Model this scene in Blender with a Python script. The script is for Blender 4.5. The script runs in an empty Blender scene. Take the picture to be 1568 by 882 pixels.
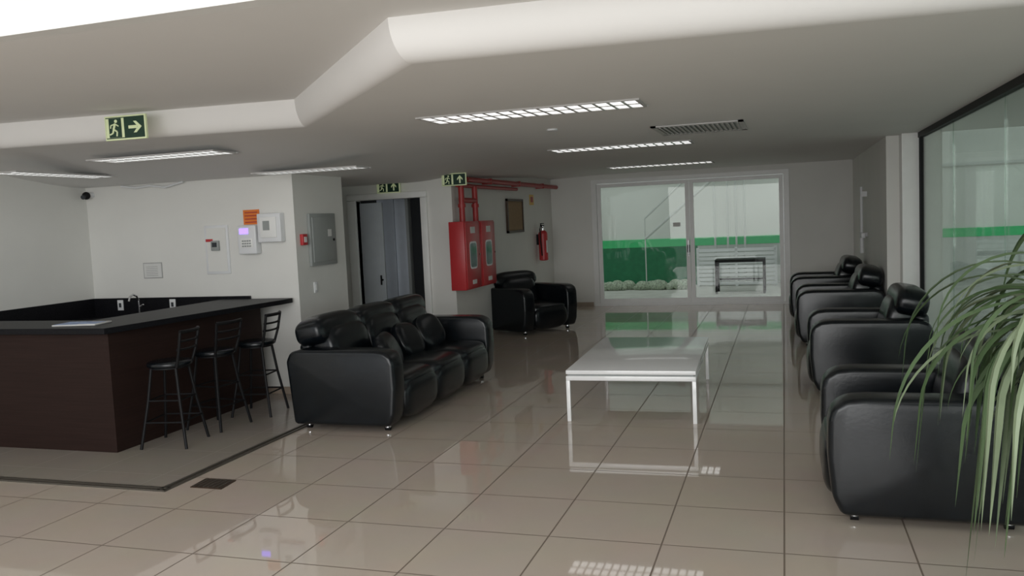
import bpy, bmesh, math, random
from mathutils import Vector, Matrix, Euler
random.seed(4)
scn=bpy.context.scene
try: scn.view_settings.view_transform='Standard'
except Exception: pass

# ---------------------------------------------------------------- materials
def new_mat(name):
    m=bpy.data.materials.new(name); m.use_nodes=True
    nt=m.node_tree; b=nt.nodes['Principled BSDF']
    return m,nt,b
def pmat(name,col,rough=0.5,metal=0,noise=0.06,scale=8,bump=0,emit=None,es=0,spec=None,coat=0,bscale=None):
    m,nt,b=new_mat(name)
    tc=nt.nodes.new('ShaderNodeTexCoord'); n=nt.nodes.new('ShaderNodeTexNoise')
    n.inputs['Scale'].default_value=scale; n.inputs['Detail'].default_value=4
    nt.links.new(tc.outputs['Object'],n.inputs['Vector'])
    r=nt.nodes.new('ShaderNodeValToRGB')
    c=col
    r.color_ramp.elements[0].position=.3; r.color_ramp.elements[1].position=.7
    r.color_ramp.elements[0].color=(c[0]*(1-noise),c[1]*(1-noise),c[2]*(1-noise),1)
    r.color_ramp.elements[1].color=(min(1,c[0]*(1+noise)),min(1,c[1]*(1+noise)),min(1,c[2]*(1+noise)),1)
    nt.links.new(n.outputs['Fac'],r.inputs['Fac']); nt.links.new(r.outputs['Color'],b.inputs['Base Color'])
    b.inputs['Roughness'].default_value=rough; b.inputs['Metallic'].default_value=metal
    if spec is not None: b.inputs['Specular IOR Level'].default_value=spec
    if coat: b.inputs['Coat Weight'].default_value=coat
    if emit: 
        b.inputs['Emission Color'].default_value=(*emit,1); b.inputs['Emission Strength'].default_value=es
    if bump:
        n2=nt.nodes.new('ShaderNodeTexNoise'); n2.inputs['Scale'].default_value=bscale or scale*6
        nt.links.new(tc.outputs['Object'],n2.inputs['Vector'])
        bp=nt.nodes.new('ShaderNodeBump'); bp.inputs['Strength'].default_value=bump; bp.inputs['Distance'].default_value=.01
        nt.links.new(n2.outputs['Fac'],bp.inputs['Height']); nt.links.new(bp.outputs['Normal'],b.inputs['Normal'])
    return m

M={}
M['wall']=pmat('painted_wall',(.74,.735,.70),.6,noise=.02,scale=2)
M['ceil']=pmat('ceiling_paint',(.79,.78,.765),.7,noise=.012,scale=1.5)
M['white']=pmat('white_trim',(.82,.82,.80),.4,noise=.02)
M['alu']=pmat('white_aluminium',(.82,.82,.81),.35,noise=.02)
M['leather']=pmat('black_leather',(.004,.006,.008),.26,noise=.25,scale=14,bump=.05,bscale=50,spec=.42)
M['blackmetal']=pmat('black_metal',(.006,.006,.007),.55,metal=0,spec=.25)
M['chrome']=pmat('chrome',(.7,.7,.72),.18,metal=1)
M['tablewhite']=pmat('table_lacquer',(.88,.88,.88),.14,noise=.01,coat=.3)
M['granite']=pmat('black_granite',(.008,.008,.010),.42,noise=.5,scale=90,spec=.15)
M['red']=pmat('fire_red',(.50,.035,.04),.35,noise=.05)
M['redpipe']=pmat('pipe_red',(.38,.03,.03),.4,noise=.05)
M['grey']=pmat('panel_grey',(.30,.32,.31),.45,noise=.03)
M['plastic']=pmat('white_plastic',(.74,.75,.76),.4,noise=.02)
M['brownboard']=pmat('cork_board',(.28,.18,.09),.7,noise=.12,scale=30)
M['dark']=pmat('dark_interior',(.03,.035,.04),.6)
M['doorgrey']=pmat('door_leaf_grey',(.54,.58,.62),.4,noise=.03)
M['steel']=pmat('elevator_steel',(.55,.60,.66),.4,noise=.03,metal=.2)
M['orange']=pmat('orange_sign',(.75,.20,.03),.5)
M['yellow']=pmat('yellow_sign',(.75,.5,.12),.5)
M['paper']=pmat('paper',(.68,.68,.66),.7,noise=.03)
M['ink']=pmat('printed_text',(.38,.38,.37),.7,noise=.03)
M['signgreen']=pmat('exit_sign_green',(.008,.04,.022),.4)
M['signlum']=pmat('exit_sign_pale',(.70,.78,.48),.5,emit=(.75,.85,.5),es=.08)
M['louver']=pmat('lamp_louver',(.80,.81,.81),.3,metal=.5)
M['addedglow']=pmat('fixture_added_glow',(.9,.9,.9),.3,emit=(1,1,.98),es=1.35)  # emission added to whiten unlit fixtures, stands in for reflected light
M['gridgrey']=pmat('grille_grey',(.52,.51,.50),.5)
M['darkrub']=pmat('rail_dark',(.10,.09,.075),.4,metal=.3)
M['bronze']=pmat('floor_vent_bronze',(.07,.045,.03),.4,metal=.4)
M['base']=pmat('baseboard_beige',(.36,.29,.23),.3)
M['purple']=pmat('clock_display',(.2,.15,.9),.4,emit=(.28,.18,1.0),es=2.2)
M['blue']=pmat('magazine_blue',(.25,.35,.6),.4,noise=.3,scale=25)
M['extgreen']=pmat('green_paint',(.02,.18,.08),.5,noise=.12)
M['extgreenl']=pmat('light_green_paint',(.06,.55,.20),.5,noise=.05)
M['extwhite']=pmat('exterior_render',(.70,.715,.67),.7,noise=.07,scale=.7)
M['extpale']=pmat('exterior_metal_pale',(.56,.58,.55),.5,noise=.04)
M['concrete']=pmat('concrete',(.50,.50,.46),.8,noise=.12,scale=3)
M['hedge']=pmat('hedge_grey_green',(.36,.42,.32),.9,noise=.5,scale=25)
M['terracotta']=pmat('pot_grey',(.35,.33,.31),.6)
M['soil']=pmat('soil',(.05,.035,.025),.9,noise=.4,scale=40)
M['bark']=pmat('plant_stem',(.20,.15,.09),.8,noise=.3,scale=30)
M['leafd']=pmat('leaf_green',(.055,.095,.038),.4,noise=.2,scale=5)
M['leafl']=pmat('leaf_pale_edge',(.17,.22,.13),.45,noise=.2,scale=5)
M['glass2']=pmat('cabinet_glass',(.10,.17,.16),.1,noise=.2)

def glass_mat(name,tint=(.86,.93,.90),refl=.10,mxr=.4):
    m=bpy.data.materials.new(name); m.use_nodes=True; nt=m.node_tree; nt.nodes.clear()
    o=nt.nodes.new('ShaderNodeOutputMaterial'); mx=nt.nodes.new('ShaderNodeMixShader')
    t=nt.nodes.new('ShaderNodeBsdfTransparent'); g=nt.nodes.new('ShaderNodeBsdfGlossy')
    t.inputs['Color'].default_value=(*tint,1); g.inputs['Roughness'].default_value=0.01
    fr=nt.nodes.new('ShaderNodeLayerWeight'); fr.inputs['Blend'].default_value=.25
    mp=nt.nodes.new('ShaderNodeMapRange'); mp.inputs['To Min'].default_value=refl*.6; mp.inputs['To Max'].default_value=mxr
    nt.links.new(fr.outputs['Fresnel'],mp.inputs['Value'])
    nt.links.new(mp.outputs['Result'],mx.inputs['Fac'])
    nt.links.new(t.outputs[0],mx.inputs[1]); nt.links.new(g.outputs[0],mx.inputs[2]); nt.links.new(mx.outputs[0],o.inputs[0])
    return m
M['glass']=glass_mat('door_glass',(.82,.85,.82),.03,.25)
M['glassw']=glass_mat('partition_glass',(.82,.88,.84),.12,.4)

# tile floor (brick texture without offset)
def tile_mat(name,c1,c2,mortar,size,ox,oy,rough,msize=.006,spec=.5):
    m,nt,b=new_mat(name)
    tc=nt.nodes.new('ShaderNodeTexCoord'); mp=nt.nodes.new('ShaderNodeMapping')
    mp.inputs['Location'].default_value=(-ox,-oy,0)
    br=nt.nodes.new('ShaderNodeTexBrick'); br.offset=0; br.squash=1
    br.inputs['Scale'].default_value=1; br.inputs['Brick Width'].default_value=size; br.inputs['Row Height'].default_value=size
    br.inputs['Mortar Size'].default_value=msize; br.inputs['Mortar Smooth'].default_value=.1; br.inputs['Bias'].default_value=0
    br.inputs['Color1'].default_value=(*c1,1); br.inputs['Color2'].default_value=(*c2,1); br.inputs['Mortar'].default_value=(*mortar,1)
    nt.links.new(tc.outputs['Object'],mp.inputs['Vector']); nt.links.new(mp.outputs['Vector'],br.inputs['Vector'])
    n=nt.nodes.new('ShaderNodeTexNoise'); n.inputs['Scale'].default_value=2.2; n.inputs['Detail'].default_value=6
    nt.links.new(tc.outputs['Object'],n.inputs['Vector'])
    mix=nt.nodes.new('ShaderNodeMix'); mix.data_type='RGBA'; mix.blend_type='MULTIPLY'; mix.inputs[0].default_value=.12
    nt.links.new(br.outputs['Color'],mix.inputs[6]); nt.links.new(n.outputs['Color'],mix.inputs[7])
    nt.links.new(mix.outputs[2],b.inputs['Base Color'])
    mr=nt.nodes.new('ShaderNodeMapRange'); mr.inputs['To Min'].default_value=rough; mr.inputs['To Max'].default_value=.5
    nt.links.new(br.outputs['Fac'],mr.inputs['Value']); nt.links.new(mr.outputs['Result'],b.inputs['Roughness'])
    b.inputs['Specular IOR Level'].default_value=spec
    return m
T=.635
M['tile']=tile_mat('porcelain_tile',(.60,.515,.435),(.59,.505,.43),(.21,.165,.13),T,-.03,4.49,.03,.005,.7)
M['tile2']=tile_mat('reception_floor_stone',(.38,.34,.295),(.375,.335,.29),(.30,.27,.23),T,-.03,4.49,.16,.002,.4)

# wood counter
def wood():
    m,nt,b=new_mat('dark_wenge_wood')
    tc=nt.nodes.new('ShaderNodeTexCoord'); mp=nt.nodes.new('ShaderNodeMapping'); mp.inputs['Scale'].default_value=(1.0,1.0,30)
    n=nt.nodes.new('ShaderNodeTexNoise'); n.inputs['Scale'].default_value=2; n.inputs['Detail'].default_value=5
    nt.links.new(tc.outputs['Object'],mp.inputs['Vector']); nt.links.new(mp.outputs['Vector'],n.inputs['Vector'])
    r=nt.nodes.new('ShaderNodeValToRGB'); r.color_ramp.elements[0].position=.3; r.color_ramp.elements[1].position=.75
    r.color_ramp.elements[0].color=(.020,.010,.008,1); r.color_ramp.elements[1].color=(.030,.015,.012,1)
    nt.links.new(n.outputs['Fac'],r.inputs['Fac']); nt.links.new(r.outputs['Color'],b.inputs['Base Color'])
    b.inputs['Roughness'].default_value=.6; b.inputs['Specular IOR Level'].default_value=.2
    return m
M['wood']=wood()

# ---------------------------------------------------------------- builder
class B:
    def __init__(s,name):
        s.name=name; s.bm=bmesh.new(); s.mats=[]
    def mi(s,mat):
        if mat not in s.mats: s.mats.append(mat)
        return s.mats.index(mat)
    def _merge(s,bm,mat,mtx=None):
        if mtx is not None: bmesh.ops.transform(bm,matrix=mtx,verts=bm.verts)
        i=s.mi(mat)
        for f in bm.faces: f.material_index=i; f.smooth=True
        me=bpy.data.meshes.new('tmp'); bm.to_mesh(me); bm.free()
        s.bm.from_mesh(me); bpy.data.meshes.remove(me)
    def box(s,lo,hi,mat,bev=0,seg=2,rot=None,pivot=None):
        bm=bmesh.new(); bmesh.ops.create_cube(bm,size=1)
        c=Vector([(a+b)/2 for a,b in zip(lo,hi)]); d=[abs(b-a) for a,b in zip(lo,hi)]
        bmesh.ops.scale(bm,vec=d,verts=bm.verts)
        if bev: bmesh.ops.bevel(bm,geom=bm.edges[:],offset=min(bev,min(d)*.49),segments=seg,profile=.5,affect='EDGES')
        m=Matrix.Translation(c)
        if rot: m=Matrix.Translation(c)@Euler(rot).to_matrix().to_4x4()
        s._merge(bm,mat,m)
    def cyl(s,p1,p2,r,mat,r2=None,seg=20):
        p1=Vector(p1);p2=Vector(p2); d=p2-p1
        bm=bmesh.new(); bmesh.ops.create_cone(bm,cap_ends=True,segments=seg,radius1=r,radius2=r if r2 is None else r2,depth=d.length)
        q=Vector((0,0,1)).rotation_difference(d.normalized())
        s._merge(bm,mat,Matrix.Translation((p1+p2)/2)@q.to_matrix().to_4x4())
    def tube(s,pts,r,mat,seg=10):
        pts=[Vector(p) for p in pts]; bm=bmesh.new(); rings=[]
        for i,p in enumerate(pts):
            t=(pts[min(i+1,len(pts)-1)]-pts[max(i-1,0)]).normalized()
            up=Vector((0,0,1)) if abs(t.z)<.95 else Vector((1,0,0))
            a=t.cross(up).normalized(); b2=t.cross(a)
            rr=r[i] if isinstance(r,(list,tuple)) else r
            rings.append([bm.verts.new(p+(a*math.cos(2*math.pi*k/seg)+b2*math.sin(2*math.pi*k/seg))*rr) for k in range(seg)])
        for i in range(len(rings)-1):
            for k in range(seg):
                bm.faces.new((rings[i][k],rings[i][(k+1)%seg],rings[i+1][(k+1)%seg],rings[i+1][k]))
        bm.faces.new(rings[0]); bm.faces.new(rings[-1][::-1])
        bmesh.ops.recalc_face_normals(bm,faces=bm.faces)
        s._merge(bm,mat)
    def sq(s,c,size,mat,e1=.4,e2=.4,rot=(0,0,0),nu=40,nv=24):
        bm=bmesh.new(); f=lambda v,e: math.copysign(abs(v)**e,v)
        rows=[]
        for i in range(nv+1):
            v=-math.pi/2+math.pi*i/nv
            if i in(0,nv):
                rows.append([bm.verts.new((0,0,(size[2]/2)*(1 if i else -1)))]); continue
            row=[]
            for j in range(nu):
                u=2*math.pi*j/nu
                row.append(bm.verts.new((size[0]/2*f(math.cos(v),e1)*f(math.cos(u),e2),size[1]/2*f(math.cos(v),e1)*f(math.sin(u),e2),size[2]/2*f(math.sin(v),e1))))
            rows.append(row)
        for i in range(nv):
            a=rows[i];b=rows[i+1]
            for j in range(nu):
                k=(j+1)%nu
                if len(a)==1: bm.faces.new((a[0],b[k],b[j]))
                elif len(b)==1: bm.faces.new((a[j],a[k],b[0]))
                else: bm.faces.new((a[j],a[k],b[k],b[j]))
        bmesh.ops.recalc_face_normals(bm,faces=bm.faces)
        s._merge(bm,mat,Matrix.Translation(c)@Euler(rot).to_matrix().to_4x4())
    def prism(s,poly,z0,z1,mat,bev=0,axis='z',seg=3):
        bm=bmesh.new()
        def P(a,b,z):
            return (a,b,z) if axis=='z' else ((a,z,b) if axis=='y' else (z,a,b))
        lo=[bm.verts.new(P(a,b,z0)) for a,b in poly]; hi=[bm.verts.new(P(a,b,z1)) for a,b in poly]
        n=len(poly)
        bm.faces.new(lo); bm.faces.new(hi)
        for i in range(n): bm.faces.new((lo[i],lo[(i+1)%n],hi[(i+1)%n],hi[i]))
        bmesh.ops.recalc_face_normals(bm,faces=bm.faces)
        if bev: bmesh.ops.bevel(bm,geom=bm.edges[:],offset=bev,segments=seg,profile=.5,affect='EDGES')
        s._merge(bm,mat)
    def done(s,loc=(0,0,0),rotz=0,ang=42):
        me=bpy.data.meshes.new(s.name); s.bm.to_mesh(me); s.bm.free()
        for m in s.mats: me.materials.append(M[m])
        try: me.set_sharp_from_angle(angle=math.radians(ang))
        except Exception: pass
        o=bpy.data.objects.new(s.name,me); scn.collection.objects.link(o)
        o.location=loc; o.rotation_euler=(0,0,rotz)
        return o
def wbox(name,lo,hi,mat):
    b=B(name); b.box(lo,hi,mat); return b.done()

# ---------------------------------------------------------------- ceiling height field
def sm(t): t=max(0,min(1,t)); return t*t*(3-2*t)
def cz(x,y):
    a=sm((-3.2-x)/1.9); b=sm((y-5.9)/2.1)*(1-.75*sm((y-11.2)/5))
    return 2.6-.215*a*b

# ---------------------------------------------------------------- room shell
XL=-7.76; YB=16.6
b=B('floor'); b.box((-9,-5,-.12),(1.62,YB+.15,0),'tile'); b.done()
b=B('floor_reception'); b.box((XL,4.84,-.001),(-4.22,8.05,.004),'tile2'); b.done()
# lower ceiling
def lowpath(x):
    if x<=-3.61: return 6.04+(x+3.61)*(.33/2.81)
    if x<=-1.78: return 6.04+(x+3.61)*(4.03-6.04)/1.83
    return 4.03+(x+1.78)*.065
bm=bmesh.new()
xs=sorted(set([XL-.1,-3.61,-1.78,1.62]+[XL+i*.3 for i in range(1,32) if XL+i*.3<1.5]))
N=40; grid=[]
for x in xs:
    y0=lowpath(x); grid.append([bm.verts.new((x,y0+(YB+.1-y0)*j/N,cz(x,y0+(YB+.1-y0)*j/N))) for j in range(N+1)])
for i in range(len(xs)-1):
    for j in range(N):
        f=bm.faces.new((grid[i][j],grid[i][j+1],grid[i+1][j+1],grid[i+1][j])); f.smooth=True
# rounded drop
U=[(XL-.1,5.50),(-3.60,5.87),(-1.82,3.86),(1.62,4.05)]
L=[(XL-.1,lowpath(XL-.1)),(-3.61,6.04),(-1.78,4.03),(1.62,lowpath(1.62))]
K=14; rows=[]
for u,l in zip(U,L):
    rows.append([bm.verts.new((u[0]+(l[0]-u[0])*(1-math.cos(k/K*math.pi/2)),u[1]+(l[1]-u[1])*(1-math.cos(k/K*math.pi/2)),2.8-.2*math.sin(k/K*math.pi/2))) for k in range(K+1)])
for i in range(3):
    for k in range(K):
        f=bm.faces.new((rows[i][k],rows[i][k+1],rows[i+1][k+1],rows[i+1][k])); f.smooth=True
# upper ceiling
up=[bm.verts.new((x,y,2.8)) for x,y in U]; fr=[bm.verts.new((x,3.4,2.8)) for x,y in U]
for i in range(3): bm.faces.new((up[i],fr[i],fr[i+1],up[i+1]))
for r_ in (rows[1],rows[2]):
    for v1,v2 in zip(r_[:-1],r_[1:]):
        e=bm.edges.get((v1,v2)); e.smooth=False
bmesh.ops.recalc_face_normals(bm,faces=bm.faces)
me=bpy.data.meshes.new('ceiling'); bm.to_mesh(me); bm.free(); me.materials.append(M['ceil'])
o=bpy.data.objects.new('ceiling',me); scn.collection.objects.link(o)
wbox('ceiling_sky_blocker',(XL-.2,3.36,2.86),(1.7,YB+.3,3.1),'ceil')  # unseen slab over the ceiling, added to block sky light
wbox('wall_atrium_upper',(-9,3.3,2.8),(1.7,3.4,6.5),'white')
wbox('ceiling_atrium',(-9,-5,6.5),(4,3.4,6.6),'white')

# back wall with doorway
DX0,DX1,DZ=-3.62,.10,2.50
wbox('wall_back',(-4.6,YB,0),(DX0,YB+.15,2.9),'wall')
wbox('wall_back_side',(DX1,YB,0),(1.4,YB+.15,2.9),'wall')
wbox('wall_back_lintel',(DX0,YB,DZ),(DX1,YB+.15,2.9),'wall')
# right wall
wbox('wall_right',(1.2,11.35,0),(1.4,YB,2.9),'wall')
b=B('pillar_right'); b.box((1.345,11.1,0),(1.525,11.35,2.6),'white'); b.box((1.53,11.36,0),(1.82,11.6,2.9),'wall'); b.done()
# left walls
wbox('wall_left',(XL-.15,-1,0),(XL,8,2.9),'wall')
wbox('wall_reception',(XL-.15,8,0),(-5.0,9.07,2.85),'wall')
wbox('wall_passage',(-6.8,9.07,0),(-6.65,11.2,2.85),'wall')
OX0,OX1,OZ=-5.95,-4.92,2.17
wbox('wall_corridor',(-6.8,11.2,0),(OX0,11.32,2.85),'wall')
wbox('wall_corridor_side',(OX1,11.2,0),(-4.45,11.32,2.85),'wall')
wbox('wall_corridor_lintel',(OX0,11.2,OZ),(OX1,11.32,2.85),'wall')
wbox('wall_left_rear',(-4.6,11.32,0),(-4.45,YB,2.85),'wall')
# service room behind doorway
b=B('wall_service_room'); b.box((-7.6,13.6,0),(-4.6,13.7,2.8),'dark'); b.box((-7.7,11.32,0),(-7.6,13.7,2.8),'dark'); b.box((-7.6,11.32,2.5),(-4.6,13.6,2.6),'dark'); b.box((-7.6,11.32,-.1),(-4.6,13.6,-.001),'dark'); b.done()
# door frame
b=B('door_frame_corridor')
b.box((OX0-.13,11.15,0),(OX0,11.34,OZ+.0),'white',.01); b.box((OX1,11.15,0),(OX1+.10,11.34,OZ),'white',.01); b.box((OX0-.13,11.15,OZ),(OX1+.10,11.34,OZ+.09),'white',.01); 
b.done()
# fixed half of the double door + metal lift doors behind
b=B('door_1')
b.box((0,-.02,.01),(.36,.02,2.13),'doorgrey',.004)
b.box((.05,-.026,.2),(.30,-.02,1.9),'doorgrey',.004)
b.cyl((.32,-.03,1.0),(.32,-.08,1.0),.014,'blackmetal'); b.cyl((.32,-.08,.93),(.32,-.08,1.07),.012,'blackmetal')
b.done((-5.945,11.30,0),0)
b=B('elevator_door')
b.box((-6.15,12.25,0),(-5.86,12.30,2.25),'steel',.004); b.box((-5.85,12.25,0),(-5.66,12.30,2.25),'steel',.004); b.box((-5.65,12.22,0),(-5.60,12.34,2.3),'grey',.006); b.box((-5.86,12.28,0),(-5.85,12.30,2.25),'dark')
b.done()
# baseboards
wbox('baseboard_reception',(-5.9,7.98,0),(-4.98,8.0,.08),'base')
wbox('baseboard_left',(-5.0,8.0,0),(-4.985,9.07,.08),'base')
wbox('baseboard_back',(-4.45,YB-.015,0),(DX0-.03,YB,.08),'base')
wbox('baseboard_back_side',(DX1+.03,YB-.015,0),(1.2,YB,.08),'base')
wbox('baseboard_left_rear',(-4.45,11.3,0),(-4.435,YB,.08),'base')
wbox('baseboard_right',(1.185,11.4,0),(1.2,YB,.08),'base')

# glass entrance doors
b=B('door_2')
y0,y1=YB-.03,YB+.10
b.box((DX0,y0,0),(DX0+.10,y1,DZ),'alu'); b.box((DX1-.10,y0,0),(DX1,y1,DZ),'alu')
b.box((DX0+.1,y0,DZ-.08),(DX1-.1,y1,DZ),'alu'); b.box((DX0+.1,y0,0),(DX1-.1,y1,.05),'alu')
mx=-1.72
def leaf(xa,xb):
    w=.075; ya,yb=YB+.0,YB+.05
    b.box((xa,ya,.05),(xa+w,yb,DZ-.09),'alu'); b.box((xb-w,ya,.05),(xb,yb,DZ-.09),'alu')
    b.box((xa+w,ya,DZ-.16),(xb-w,yb,DZ-.09),'alu'); b.box((xa+w,ya,.05),(xb-w,yb,.14),'alu')
    b.box((xa+w,ya+.02,.14),(xb-w,ya+.03,DZ-.16),'glass')
leaf(DX0+.105,mx-.004); leaf(mx+.004,DX1-.105)
b.cyl((mx-.03,YB-.05,.95),(mx-.03,YB-.05,1.25),.012,'chrome'); b.box((mx-.06,YB-.02,1.02),(mx-.01,YB-.001,1.16),'blackmetal')
b.box((mx-.32,YB+.01,1.52),(mx-.18,YB+.018,1.60),'paper')
b.done()

# glass partition on right
b=B('window_1')
xg=1.55
ys=[11.1,9.1,7.1,5.1,3.1,1.1]
for i in range(len(ys)-1):
    b.box((xg,ys[i+1]+.004,.06),(xg+.012,ys[i]-.004,2.54),'glassw')
b.box((xg-.03,1.1,2.54),(xg+.04,11.1,2.6),'blackmetal'); b.box((xg-.02,1.1,0),(xg+.03,11.1,.06),'alu')
b.box((xg-.02,11.05,0),(xg+.03,11.1,2.6),'blackmetal')
b.done()

# exterior courtyard
b=B('ground_courtyard'); b.box((-14,YB+.15,-.14),(16,26,-.02),'concrete'); b.box((1.64,-6,-.14),(16,YB+.15,-.02),'concrete'); b.done()
b=B('wall_courtyard'); yc=21.5
b.box((-14,yc,-.02),(16,yc+.2,5),'extwhite'); b.box((-14,yc-.03,-.02),(-2.05,yc,.95),'extgreen'); b.box((-14,yc-.04,.95),(16,yc,1.15),'extgreenl')
b.box((-2.05,yc-.03,-.02),(16,yc,.95),'extpale')
b.box((-14,yc-.05,2.55),(16,yc,2.62),'extpale')
b.done()
wbox('ceiling_canopy',(1.72,3,2.8),(4.6,14,2.95),'ceil')

# ---------------------------------------------------------------- seats
def seat(name,n,W,loc,rz,pillows=(),D=1.06,hb=0):
    b=B(name); h=D/2; at=.23
    for sgn in (-1,1):
        ya=sgn*(W/2); yb=sgn*(W/2-at)
        prof=[(-h+.05,.055),(h-.07,.055),(h-.02,.16),(h,.38),(h-.005,.60),(h-.03,.67),(h-.10,.715),(h-.2,.725),(-h+.12,.725),(-h+.04,.70),(-h,.62)]
        b.prism(prof,min(ya,yb),max(ya,yb),'leather',bev=.035,axis='y',seg=4)
        b.tube([(x*.985,ya-sgn*.026,z) for x,z in [(h-.03,.16),(h-.006,.38),(h-.012,.60),(h-.04,.665),(h-.11,.705),(h-.22,.716),(-h+.13,.716)]],.007,'leather',6)
    iw=W-2*at; cw=iw/n; bw=(W-.26)/n
    b.box((-h+.06,-iw/2-.01,.06),(h-.14,iw/2+.01,.30),'leather',.03,3)
    b.box((-h+.01,-iw/2-.02,.06),(-h+.14,iw/2+.02,.76),'leather',.05,4)
    for i in range(n):
        yc=-iw/2+cw*(i+.5); yk=-bw*n/2+bw*(i+.5)
        b.sq((.07,yc,.355),(.92,cw*1.01,.24),'leather',.45,.28)
        b.sq((h-.11,yc,.25),(.26,cw*1.0,.40),'leather',.7,.35)
        b.sq((-.25,yc,.60+hb*.5),(.26,cw*1.0,.60+hb),'leather',.5,.35,rot=(0,-.24,0))
        b.sq((-.375,yk,.855+hb),(.30,bw*1.0,.29),'leather',.7,.30,rot=(0,-.2,0))
    for (px,py,pz,rx,ry,rzz) in pillows:
        b.sq((px,py,pz),(.16,.42,.40),'leather',.8,.45,rot=(rx,ry,rzz))
    for x in (-h+.14,h-.14):
        for y in (-W/2+.12,W/2-.12):
            b.cyl((x,y,.03),(x,y,.07),.028,'chrome'); b.cyl((x-.022,y,.024),(x+.022,y,.024),.024,'blackmetal')
    return b.done(loc,rz)
seat('sofa',3,2.66,(-3.73,7.84,0),0,pillows=[(.04,-.42,.57,.1,-.45,.15),(0,.12,.6,-.1,-.5,-.1),(.02,.62,.62,.2,-.45,-.25)])
seat('armchair',1,1.2,(-3.96,13.1,0),math.radians(-29),hb=-.05)
seat('armchair.001',1,1.15,(.74,5.52,0),math.pi)
seat('armchair.002',1,1.15,(.74,8.90,0),math.pi)
seat('armchair.003',1,1.15,(.66,11.95,0),math.pi)
seat('armchair.004',1,1.15,(.60,14.2,0),math.pi)

# ---------------------------------------------------------------- coffee table
b=B('coffee_table')
w,l,h=1.12,2.0,.455
b.box((-w/2,-l/2,h-.035),(w/2,l/2,h),'tablewhite',.004)
b.box((-w/2+.02,-l/2+.02,h-.05),(w/2-.02,l/2-.02,h-.035),'grey')
b.box((-w/2,-l/2,h-.09),(w/2,l/2,h-.05),'tablewhite',.004)
for sx in(-1,1):
    for sy in(-1,1):
        x=sx*(w/2-.017); y=sy*(l/2-.017)
        b.box((x-.017,y-.017,0),(x+.017,y+.017,h-.09),'tablewhite',.003)
b.done((-1.32,8.16,0),math.radians(1.8))

# ---------------------------------------------------------------- reception counter
b=B('reception_counter')
b.box((XL+.01,5.60,0),(-5.33,5.72,1.01),'wood'); b.box((-5.45,5.72,0),(-5.33,7.75,1.01),'wood')
b.prism([(XL+.01,5.52),(-5.29,5.52),(-5.06,7.72),(-5.06,7.96),(-5.95,7.96),(-5.95,6.1),(XL+.01,6.1)],1.01,1.06,'granite',.004,seg=1)
b.box((XL+.01,7.4,.83),(-5.97,7.96,.88),'granite'); b.box((XL+.01,7.96,.83),(-5.6,7.985,1.09),'granite')
b.box((XL+.01,6.2,.83),(XL+.5,7.4,.88),'granite'); b.box((XL+.004,6.2,.83),(XL+.03,7.96,1.09),'granite')
b.box((XL+.02,7.45,0),(-6.0,7.9,.83),'wood')
b.done()
b=B('faucet'); fx,fy=-6.95,7.8
b.cyl((fx,fy,.881),(fx,fy,.93),.025,'chrome'); b.tube([(fx,fy,.92),(fx,fy,1.08),(fx,fy-.03,1.13),(fx,fy-.08,1.15),(fx,fy-.13,1.13),(fx,fy-.15,1.08)],.011,'chrome'); b.cyl((fx,fy,1.0),(fx+.06,fy,1.03),.008,'chrome'); b.done()
b=B('magazine'); b.box((-.20,-.1,0),(.20,.14,.012),'paper',.002); b.box((-.19,-.09,.012),(.02,.13,.0135),'blue'); b.box((.03,-.06,.012),(.18,.1,.0132),'blue'); b.done((-5.78,5.78,1.061),math.radians(10))

# outlets on backsplash
for i,x in enumerate((-7.35,-6.62)):
    b=B('power_outlet' if i==0 else 'power_outlet.001'); b.box((x-.04,7.95,.95),(x+.04,7.96,1.07),'plastic',.003); b.box((x-.015,7.945,.985),(x+.015,7.95,1.035),'dark'); b.done()

# stools
def stool(name,x,y,rz):
    b=B(name); sh=.70
    b.sq((0,0,sh),(.36,.36,.06),'leather',.5,.9)
    b.cyl((0,0,sh-.035),(0,0,sh-.02),.16,'blackmetal')
    for sx,sy in((-1,-1),(1,-1),(1,1),(-1,1)):
        b.tube([(sx*.11,sy*.11,sh-.03),(sx*.14,sy*.14,.4),(sx*.20,sy*.20,.0)],.013,'blackmetal',8)
    for z,k in((.22,.17),(.40,.14)):
        c=[(-k,-k,z),(k,-k,z),(k,k,z),(-k,k,z),(-k,-k,z)]
        for p,q in zip(c[:-1],c[1:]): b.cyl(p,q,.008,'blackmetal',seg=8)
    for sy in(-1,1):
        b.tube([(.13,sy*.13,sh-.02),(.17,sy*.15,sh+.12),(.20,sy*.16,sh+.28)],.013,'blackmetal',8)
    for dz,rad in((.28,.016),(.20,.010),(.13,.010)):
        xx=.13+(dz)*.235
        b.tube([(xx,-.16,sh+dz),(xx+.035,-.08,sh+dz),(xx+.045,0,sh+dz),(xx+.035,.08,sh+dz),(xx,.16,sh+dz)],rad,'blackmetal',8)
    return b.done((x,y,0.004),rz)
stool('bar_stool',-5.03,5.95,.2); stool('bar_stool.001',-5.03,6.55,-.1); stool('bar_stool.002',-4.96,7.1,.15)

# floor rails and vent
b=B('trim_floor_rail')
for d in(0,.05):
    b.box((XL,4.78+d,0),(-4.17,4.80+d,.012),'darkrub'); b.box((-4.19-d,4.78,0),(-4.17-d,7.9,.012),'darkrub')
b.done()
b=B('floor_vent'); b.prism([(-.12,-.1),(.14,-.1),(.12,.1),(-.14,.1)],0,.006,'bronze')
for i in range(6): b.box((-.11+i*.04,-.08,.006),(-.10+i*.04,.08,.009),'darkrub')
b.done((-3.93,5.0,0),0)

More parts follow.
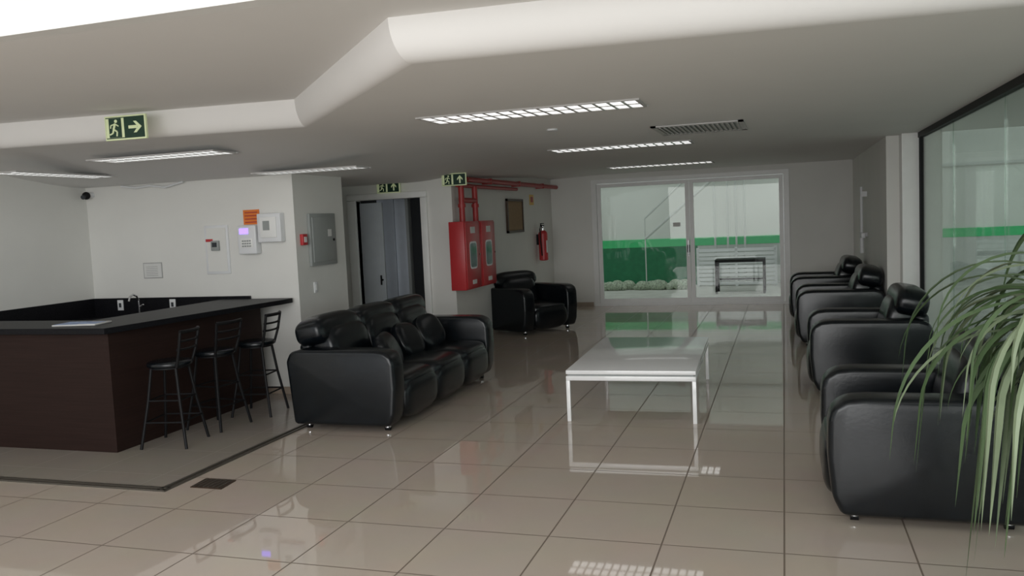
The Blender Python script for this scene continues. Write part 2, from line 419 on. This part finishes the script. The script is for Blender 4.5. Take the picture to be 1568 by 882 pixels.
# ---------------------------------------------------------------- wall items
def exit_sign(name,loc,rz,w,h,arrow):
    b=B(name)
    b.box((-w/2,-.012,-h/2),(w/2,.012,h/2),'signlum',.002)
    b.box((-w/2+.012,-.015,-h/2+.012),(w/2-.012,-.012,h/2-.012),'signgreen')
    b.box((-w*.46,-.017,-h*.40),(-w*.02,-.015,h*.40),'signlum'); 
    s=h/.19; cx=-w*.24
    b.box((cx-.055*s,-.0185,-.075*s),(cx+.06*s,-.017,.075*s),'signgreen')
    def seg(p,q,r): b.cyl((cx+p[0]*s,-.019,p[1]*s),(cx+q[0]*s,-.019,q[1]*s),r*s,'signlum',seg=8)
    b.cyl((cx+.012*s,-.022,.052*s),(cx+.012*s,-.018,.052*s),.013*s,'signlum')
    seg((.005,.035),(-.012,-.01),.009); seg((-.012,-.01),(.02,-.03),.007); seg((.02,-.03),(.015,-.065),.006)
    seg((-.012,-.01),(-.02,-.04),.007); seg((-.02,-.04),(-.048,-.05),.006); seg((.005,.03),(.035,.012),.005); seg((.0,.03),(-.035,.022),.005); seg((-.035,.022),(-.04,-.002),.005)
    ax=w*.25
    if arrow=='r':
        b.box((ax-.06*s,-.018,-.012*s),(ax+.02*s,-.015,.012*s),'signlum'); b.prism([(ax+.01*s,-.045*s),(ax+.06*s,0),(ax+.01*s,.045*s),(ax-.015*s,.045*s),(ax+.025*s,0),(ax-.015*s,-.045*s)],-.018,-.015,'signlum',axis='y')
    else:
        b.box((ax-.012*s,-.018,-.06*s),(ax+.012*s,-.015,.03*s),'signlum'); b.prism([(ax-.045*s,.01*s),(ax,.06*s),(ax+.045*s,.01*s),(ax+.045*s,-.015*s),(ax,.025*s),(ax-.045*s,-.015*s)],-.018,-.015,'signlum',axis='y')
    return b.done(loc,rz)
exit_sign('exit_sign',(-4.93,5.55,2.655),.06,.375,.19,'r')
exit_sign('exit_sign.001',(-5.38,11.12,2.34),0,.36,.17,'u')
exit_sign('exit_sign.002',(-4.30,10.95,2.38),0,.36,.17,'u')

b=B('electrical_panel'); b.box((-4.998,8.24,1.38),(-4.96,8.80,1.96),'grey',.006); b.box((-4.965,8.28,1.42),(-4.95,8.76,1.92),'grey',.004); b.cyl((-4.95,8.72,1.66),(-4.94,8.72,1.66),.015,'blackmetal'); b.box((-4.95,8.6,1.7),(-4.948,8.68,1.78),'paper'); b.done()
b=B('fire_alarm_button'); b.box((-4.998,8.08,1.62),(-4.96,8.18,1.74),'red',.006); b.box((-4.96,8.105,1.65),(-4.955,8.155,1.71),'paper'); b.done()
b=B('light_switch'); b.box((-4.998,8.3,1.08),(-4.985,8.37,1.2),'plastic',.003); b.box((-4.985,8.32,1.11),(-4.98,8.35,1.17),'white'); b.done()
b=B('recessed_service_panel')
b.box((-6.15,7.985,1.34),(-5.84,8,1.88),'plastic',.003); b.box((-6.12,7.98,1.37),(-5.87,7.985,1.85),'wall'); b.box((-6.05,7.95,1.6),(-5.95,7.98,1.71),'grey',.005); b.box((-6.03,7.945,1.64),(-5.97,7.95,1.69),'dark'); b.box((-6.13,7.975,1.70),(-6.04,7.98,1.73),'red'); b.done()
b=B('warning_sign'); b.box((-5.63,7.99,1.87),(-5.43,8,2.03),'orange'); 
for i in range(4): b.box((-5.61,7.988,1.89+i*.035),(-5.45,7.99,1.90+i*.035),'redpipe')
b.done()
b=B('time_clock'); b.box((-5.66,7.90,1.55),(-5.43,8,1.86),'plastic',.012,3); b.box((-5.63,7.895,1.77),(-5.52,7.90,1.83),'purple'); b.box((-5.62,7.895,1.62),(-5.47,7.90,1.72),'white',.003)
for i in range(4):
    for j in range(3): b.box((-5.60+i*.03,7.888,1.63+j*.028),(-5.58+i*.03,7.895,1.645+j*.028),'grey')
b.done()
b=B('electric_meter_box'); b.box((-5.41,7.91,1.67),(-5.12,8,1.98),'plastic',.01,3); b.box((-5.37,7.90,1.72),(-5.17,7.91,1.94),'white',.004); b.box((-5.33,7.896,1.80),(-5.25,7.90,1.90),'grey'); b.done()
b=B('wall_notice'); b.box((-7.02,7.994,1.31),(-6.76,8,1.49),'ink'); b.box((-7.01,7.992,1.32),(-6.77,7.994,1.48),'paper')
for i in range(6): b.box((-6.98,7.991,1.34+i*.02),(-6.82,7.992,1.345+i*.02),'ink')
b.done()
b=B('security_camera'); b.cyl((-7.66,8,2.30),(-7.66,7.93,2.30),.03,'plastic'); b.sq((-7.66,7.9,2.29),(.09,.09,.09),'blackmetal',1,1); b.cyl((-7.66,7.87,2.28),(-7.655,7.84,2.27),.025,'dark'); b.done()
b=B('cable_on_ceiling'); 
b.tube([(-7.2,7.95,2.375),(-7.0,7.95,2.345),(-6.8,7.95,2.36),(-6.6,7.95,2.33),(-6.45,7.95,2.36),(-6.35,7.95,2.38)],.012,'plastic'); b.done()

# hose cabinets
def cabinet(name,ya,yb):
    b=B(name); x0,x1=-4.448,-4.22; z0,z1=.84,1.80
    b.box((x0,ya,z0),(x1,yb,z1),'red',.008); b.box((x1,ya+.02,z0+.02),(x1+.015,yb-.02,z1-.02),'red',.005)
    yc=(ya+yb)/2; zc=(z0+z1)/2
    b.sq((x1+.014,yc,zc-.0),(.014,.26,.34),'glass2',.3,.6); b.sq((x1+.012,yc,zc),(.012,.31,.39),'plastic',.3,.6)
    b.box((x1+.015,yc-.09,z1-.17),(x1+.019,yc+.09,z1-.08),'paper'); b.box((x1+.015,yc-.08,z0+.07),(x1+.019,yc+.08,z0+.13),'paper')
    b.cyl((x1+.015,yb-.07,zc),(x1+.035,yb-.07,zc),.012,'chrome')
    return b.done()
cabinet('fire_hose_cabinet',11.02,11.62); cabinet('fire_hose_cabinet.001',11.68,12.30)
b=B('fire_pipe')
b.cyl((-4.33,11.5,2.40),(-4.33,16.58,2.40),.038,'redpipe'); b.cyl((-4.36,11.2,2.31),(-4.36,14.0,2.31),.028,'redpipe')
for y in(11.3,11.85):
    b.cyl((-4.34,y,1.80),(-4.34,y,2.31),.042,'redpipe'); b.cyl((-4.34,y,2.0),(-4.34,y,2.05),.055,'redpipe')
b.cyl((-4.34,11.3,2.10),(-4.34,11.85,2.10),.038,'redpipe')
for y in(12.5,14,15.5): b.box((-4.45,y,2.355),(-4.29,y+.04,2.445),'redpipe')
b.done()
b=B('notice_board'); b.box((-4.448,13.65,1.60),(-4.425,14.5,2.12),'brownboard',.004); b.box((-4.425,13.68,1.63),(-4.422,14.47,2.09),'brownboard')
for a in((13.62,1.57,13.66,2.15),(14.49,1.57,14.53,2.15)): b.box((-4.448,a[0],a[1]),(-4.41,a[2],a[3]),'bronze')
b.box((-4.448,13.62,2.11),(-4.41,14.53,2.15),'bronze'); b.box((-4.448,13.62,1.57),(-4.41,14.53,1.61),'bronze'); b.done()
b=B('extinguisher_sign'); b.box((-4.448,15.05,2.05),(-4.44,15.3,2.24),'yellow'); b.box((-4.44,15.1,2.10),(-4.437,15.25,2.2),'redpipe'); b.done()
b=B('fire_extinguisher'); ex,ey=-4.33,15.45
b.cyl((ex,ey,1.02),(ex,ey,1.50),.085,'red',seg=28); b.sq((ex,ey,1.50),(.17,.17,.15),'red',1,1); b.sq((ex,ey,1.03),(.17,.17,.06),'red',.6,1)
b.cyl((ex,ey,1.56),(ex,ey,1.65),.022,'chrome'); b.box((ex-.02,ey-.09,1.65),(ex+.02,ey+.04,1.67),'blackmetal'); b.box((ex-.02,ey-.1,1.69),(ex+.02,ey+.03,1.705),'blackmetal')
b.tube([(ex,ey-.02,1.62),(ex,ey-.12,1.68),(ex,ey-.19,1.6),(ex,ey-.18,1.4),(ex,ey-.13,1.2),(ex,ey-.11,1.1)],.012,'blackmetal'); b.box((ex+.07,ey-.05,1.15),(ex+.087,ey+.05,1.38),'paper',.004)
b.box((-4.448,ey-.04,1.3),(ex-.07,ey+.04,1.5),'blackmetal'); b.done()
b=B('wall_mounted_bracket'); b.cyl((1.12,13.9,1.35),(1.12,13.9,2.05),.022,'plastic'); b.box((1.10,13.75,1.28),(1.16,14.05,1.36),'plastic',.01); b.cyl((1.12,13.9,1.05),(1.12,13.9,1.28),.03,'plastic'); b.box((1.12,13.86,1.9),(1.198,13.94,1.98),'plastic'); b.box((1.12,13.86,1.3),(1.198,13.94,1.36),'plastic'); b.done()  # white T-shaped wall bracket, purpose unknown, emits nothing

# ---------------------------------------------------------------- ceiling fixtures
def lamp(name,xa,ya,xb,yb,z,along='x'):
    b=B(name); cx,cy=(xa+xb)/2,(ya+yb)/2
    lx,ly=(xb-xa)/2,(yb-ya)/2
    b.box((-lx,-ly,.0),(lx,ly,.003),'addedglow'); b.box((-lx,-ly,.003),(lx,ly,.006),'white')
    for s in(-1,1):
        b.box((-lx-.02,s*ly-.012 ,-.006),(lx+.02,s*ly+.012,.006),'gridgrey'); b.box((s*lx-.012,-ly,-.006),(s*lx+.012,ly,.006),'gridgrey')
    n=16 if along=='x' else 14
    for i in range(1,n):
        if along=='x':
            q=-lx+2*lx*i/n; b.box((q-.012,-ly,-.006),(q+.012,ly,0),'louver')
        else:
            q=-ly+2*ly*i/n; b.box((-lx,q-.012,-.006),(lx,q+.012,0),'louver')
    if along=='x': b.box((-lx,-.015,-.006),(lx,.015,0),'gridgrey')
    else: b.box((-.015,-ly,-.006),(.015,ly,0),'gridgrey')
    return b.done((cx,cy,z-.006))
lamp('ceiling_light',-2.64,6.04,-.97,6.46,2.6)
lamp('ceiling_light.001',-2.64,9.85,-1.0,10.25,2.6)
lamp('ceiling_light.002',-2.8,14.2,-1.1,14.6,2.6)
lamp('ceiling_light.003',-6.1,6.35,-4.75,6.7,cz(-5.4,6.7)-.01)
lamp('ceiling_light.004',-7.0,6.1,-6.7,7.4,cz(-6.8,7.2)-.01,'y')
lamp('ceiling_light.005',-5.1,7.45,-3.95,7.75,cz(-5.1,7.75)-.01)
b=B('air_vent')
b.box((-.42,-.47,-.012),(.42,-.40,0),'gridgrey'); b.box((-.42,.40,-.012),(.42,.47,0),'gridgrey'); b.box((-.42,-.47,-.012),(-.37,.47,0),'gridgrey'); b.box((.37,-.47,-.012),(.42,.47,0),'gridgrey')
for i in range(17): 
    x=-.35+i*.044; b.box((x-.014,-.40,-.012),(x+.014,.40,-.004),'gridgrey',rot=(0,.4,0))
b.box((-.38,-.42,-.002),(.38,.42,0),'grey')
b.done((-.75,8.5,2.598))
b=B('smoke_detector'); b.cyl((-2.0,7.6,2.585),(-2.0,7.6,2.6),.05,'plastic'); b.done()

# ---------------------------------------------------------------- courtyard objects
b=B('outdoor_bench'); 
for x in(-1.45,-.45):
    for y in(18.9,19.5): b.box((x,y,0),(x+.05,y+.05,.72),'blackmetal')
b.box((-1.45,18.9,.68),(-.40,19.55,.74),'blackmetal'); b.box((-1.45,18.92,.3),(-.4,18.95,.34),'blackmetal'); b.done((0,0,-.02))
b=B('outdoor_cabinet'); b.box((-.1,20.2,0),(.6,20.8,2.0),'plastic',.02); b.box((-.05,20.18,1.0),(.55,20.2,1.02),'grey'); b.done((0,0,-.02))
b=B('shrub_bed')
for i in range(60):
    x=random.uniform(-4.6,-2.2); s=random.uniform(.10,.26)
    b.sq((x,20.4+random.uniform(-.2,.2),s*.4),(s*1.3,s,s),'hedge',1,1,nu=10,nv=7)
b.done((0,0,-.02))
b=B('louvered_fence')
for x in(-2.0,-1.1,-.2): b.box((x-.03,20.9,0),(x+.03,20.96,.93),'plastic')
for i in range(9): b.box((-2.0,20.9,.03+i*.10),(-.2,20.93,.10+i*.10),'plastic')
b.done((0,0,-.02))
b=B('outdoor_handrail')
b.cyl((-3.3,21.2,1.7),(-1.6,21.2,3.2),.025,'extpale',seg=8); b.cyl((-3.3,21.2,1.2),(-1.6,21.2,2.6),.035,'extpale',seg=8)
for i in range(3): b.cyl((-1.3+i*.2,21.2,0),(-1.3+i*.2,21.2,3.5),.025,'extpale',seg=8)
b.cyl((-3.3,21.2,0),(-3.3,21.2,1.7),.015,'extpale',seg=8); b.cyl((-1.6,21.2,0),(-1.6,21.2,3.2),.025,'extpale',seg=8)
b.done((0,0,-.02))

# ---------------------------------------------------------------- plant
b=B('potted_plant')
b.cyl((0,0,0),(0,0,.36),.15,'terracotta',r2=.21,seg=32); b.cyl((0,0,.33),(0,0,.37),.215,'terracotta',seg=32); b.cyl((0,0,.36),(0,0,.375),.19,'soil')
b.tube([(0,0,.36),(.01,.01,.7),(-.01,0,1.0),(0,0,1.34)],[.045,.038,.032,.035],'bark')
def leafribbon(base,az,elev,L,w,droop,mat):
    bm=bmesh.new(); n=18; p=Vector(base); prev=None; e=elev
    side=Vector((-math.sin(az),math.cos(az),0))
    for i in range(n+1):
        t=i/n
        ww=w*(.45+1.2*t if t<.4 else (.93+.07*math.cos((t-.4)*5)) )*(1 if t<.6 else max(.02,max(0,1-(t-.6)/.4)**.8))
        d=Vector((math.cos(az)*math.cos(e),math.sin(az)*math.cos(e),math.sin(e)))
        nrm=side.cross(d).normalized()
        a=bm.verts.new(p+side*ww/2+nrm*ww*.12); c=bm.verts.new(p-nrm*ww*.10); d2=bm.verts.new(p-side*ww/2+nrm*ww*.12)
        if prev:
            bm.faces.new((prev[0],prev[1],c,a)); bm.faces.new((prev[1],prev[2],d2,c))
        prev=(a,c,d2)
        p=p+d*(L/n); e=max(-1.48,e-droop/n*(1.3-.5*t))
    b._merge(bm,mat)
R=random.Random(11)
for i in range(240):
    az=R.uniform(0,2*math.pi); el=R.uniform(-.2,1.45); L=R.uniform(.5,1.02)*(.68 if math.cos(az)>.4 else 1)
    z=1.22+.2*R.random()
    leafribbon((.03*math.cos(az),.03*math.sin(az),z),az,el,L,R.uniform(.022,.036),R.uniform(2.3,3.3),'leafd' if R.random()<.6 else 'leafl')
b.done((.97,3.15,0))

# ---------------------------------------------------------------- light
w=bpy.data.worlds.new('World'); scn.world=w; w.use_nodes=True
bg=w.node_tree.nodes['Background']; bg.inputs[0].default_value=(.92,.96,1,1); bg.inputs[1].default_value=.92
def area(name,loc,rot,sx,sy,e,col=(1,1,1)):
    l=bpy.data.lights.new(name,'AREA'); l.shape='RECTANGLE'; l.size=sx; l.size_y=sy; l.energy=e; l.color=col
    o=bpy.data.objects.new(name,l); scn.collection.objects.link(o); o.location=loc; o.rotation_euler=rot; return o
area('daylight_front_facade',(-.8,-4.5,2.6),(math.radians(82),0,0),8,4,490,(1,.995,.98))
area('service_room_fill',(-5.5,11.75,2.48),(0,0,0),.8,.3,30,(.9,.97,1))  # unseen fill light, added to lift the dark doorway

# ---------------------------------------------------------------- camera
def cam():
    f=1300.; roll=math.radians(2.6); vx,vy=1200,318
    Y=Vector((vx-784,441-vy,-f)).normalized()
    a=(-math.sin(roll)*Y.x+math.cos(roll)*Y.y)/(-Y.z); p=math.atan(a)
    Z=Vector((-math.sin(roll)*math.cos(p),math.cos(roll)*math.cos(p),math.sin(p))); X=Y.cross(Z)
    c=bpy.data.cameras.new('camera'); c.sensor_width=36; c.lens=f/1568*36; c.clip_start=.05
    o=bpy.data.objects.new('camera',c); scn.collection.objects.link(o)
    o.matrix_world=Matrix.Translation((0,0,1.79))@Matrix((X,Y,Z)).to_4x4()
    scn.camera=o
cam()
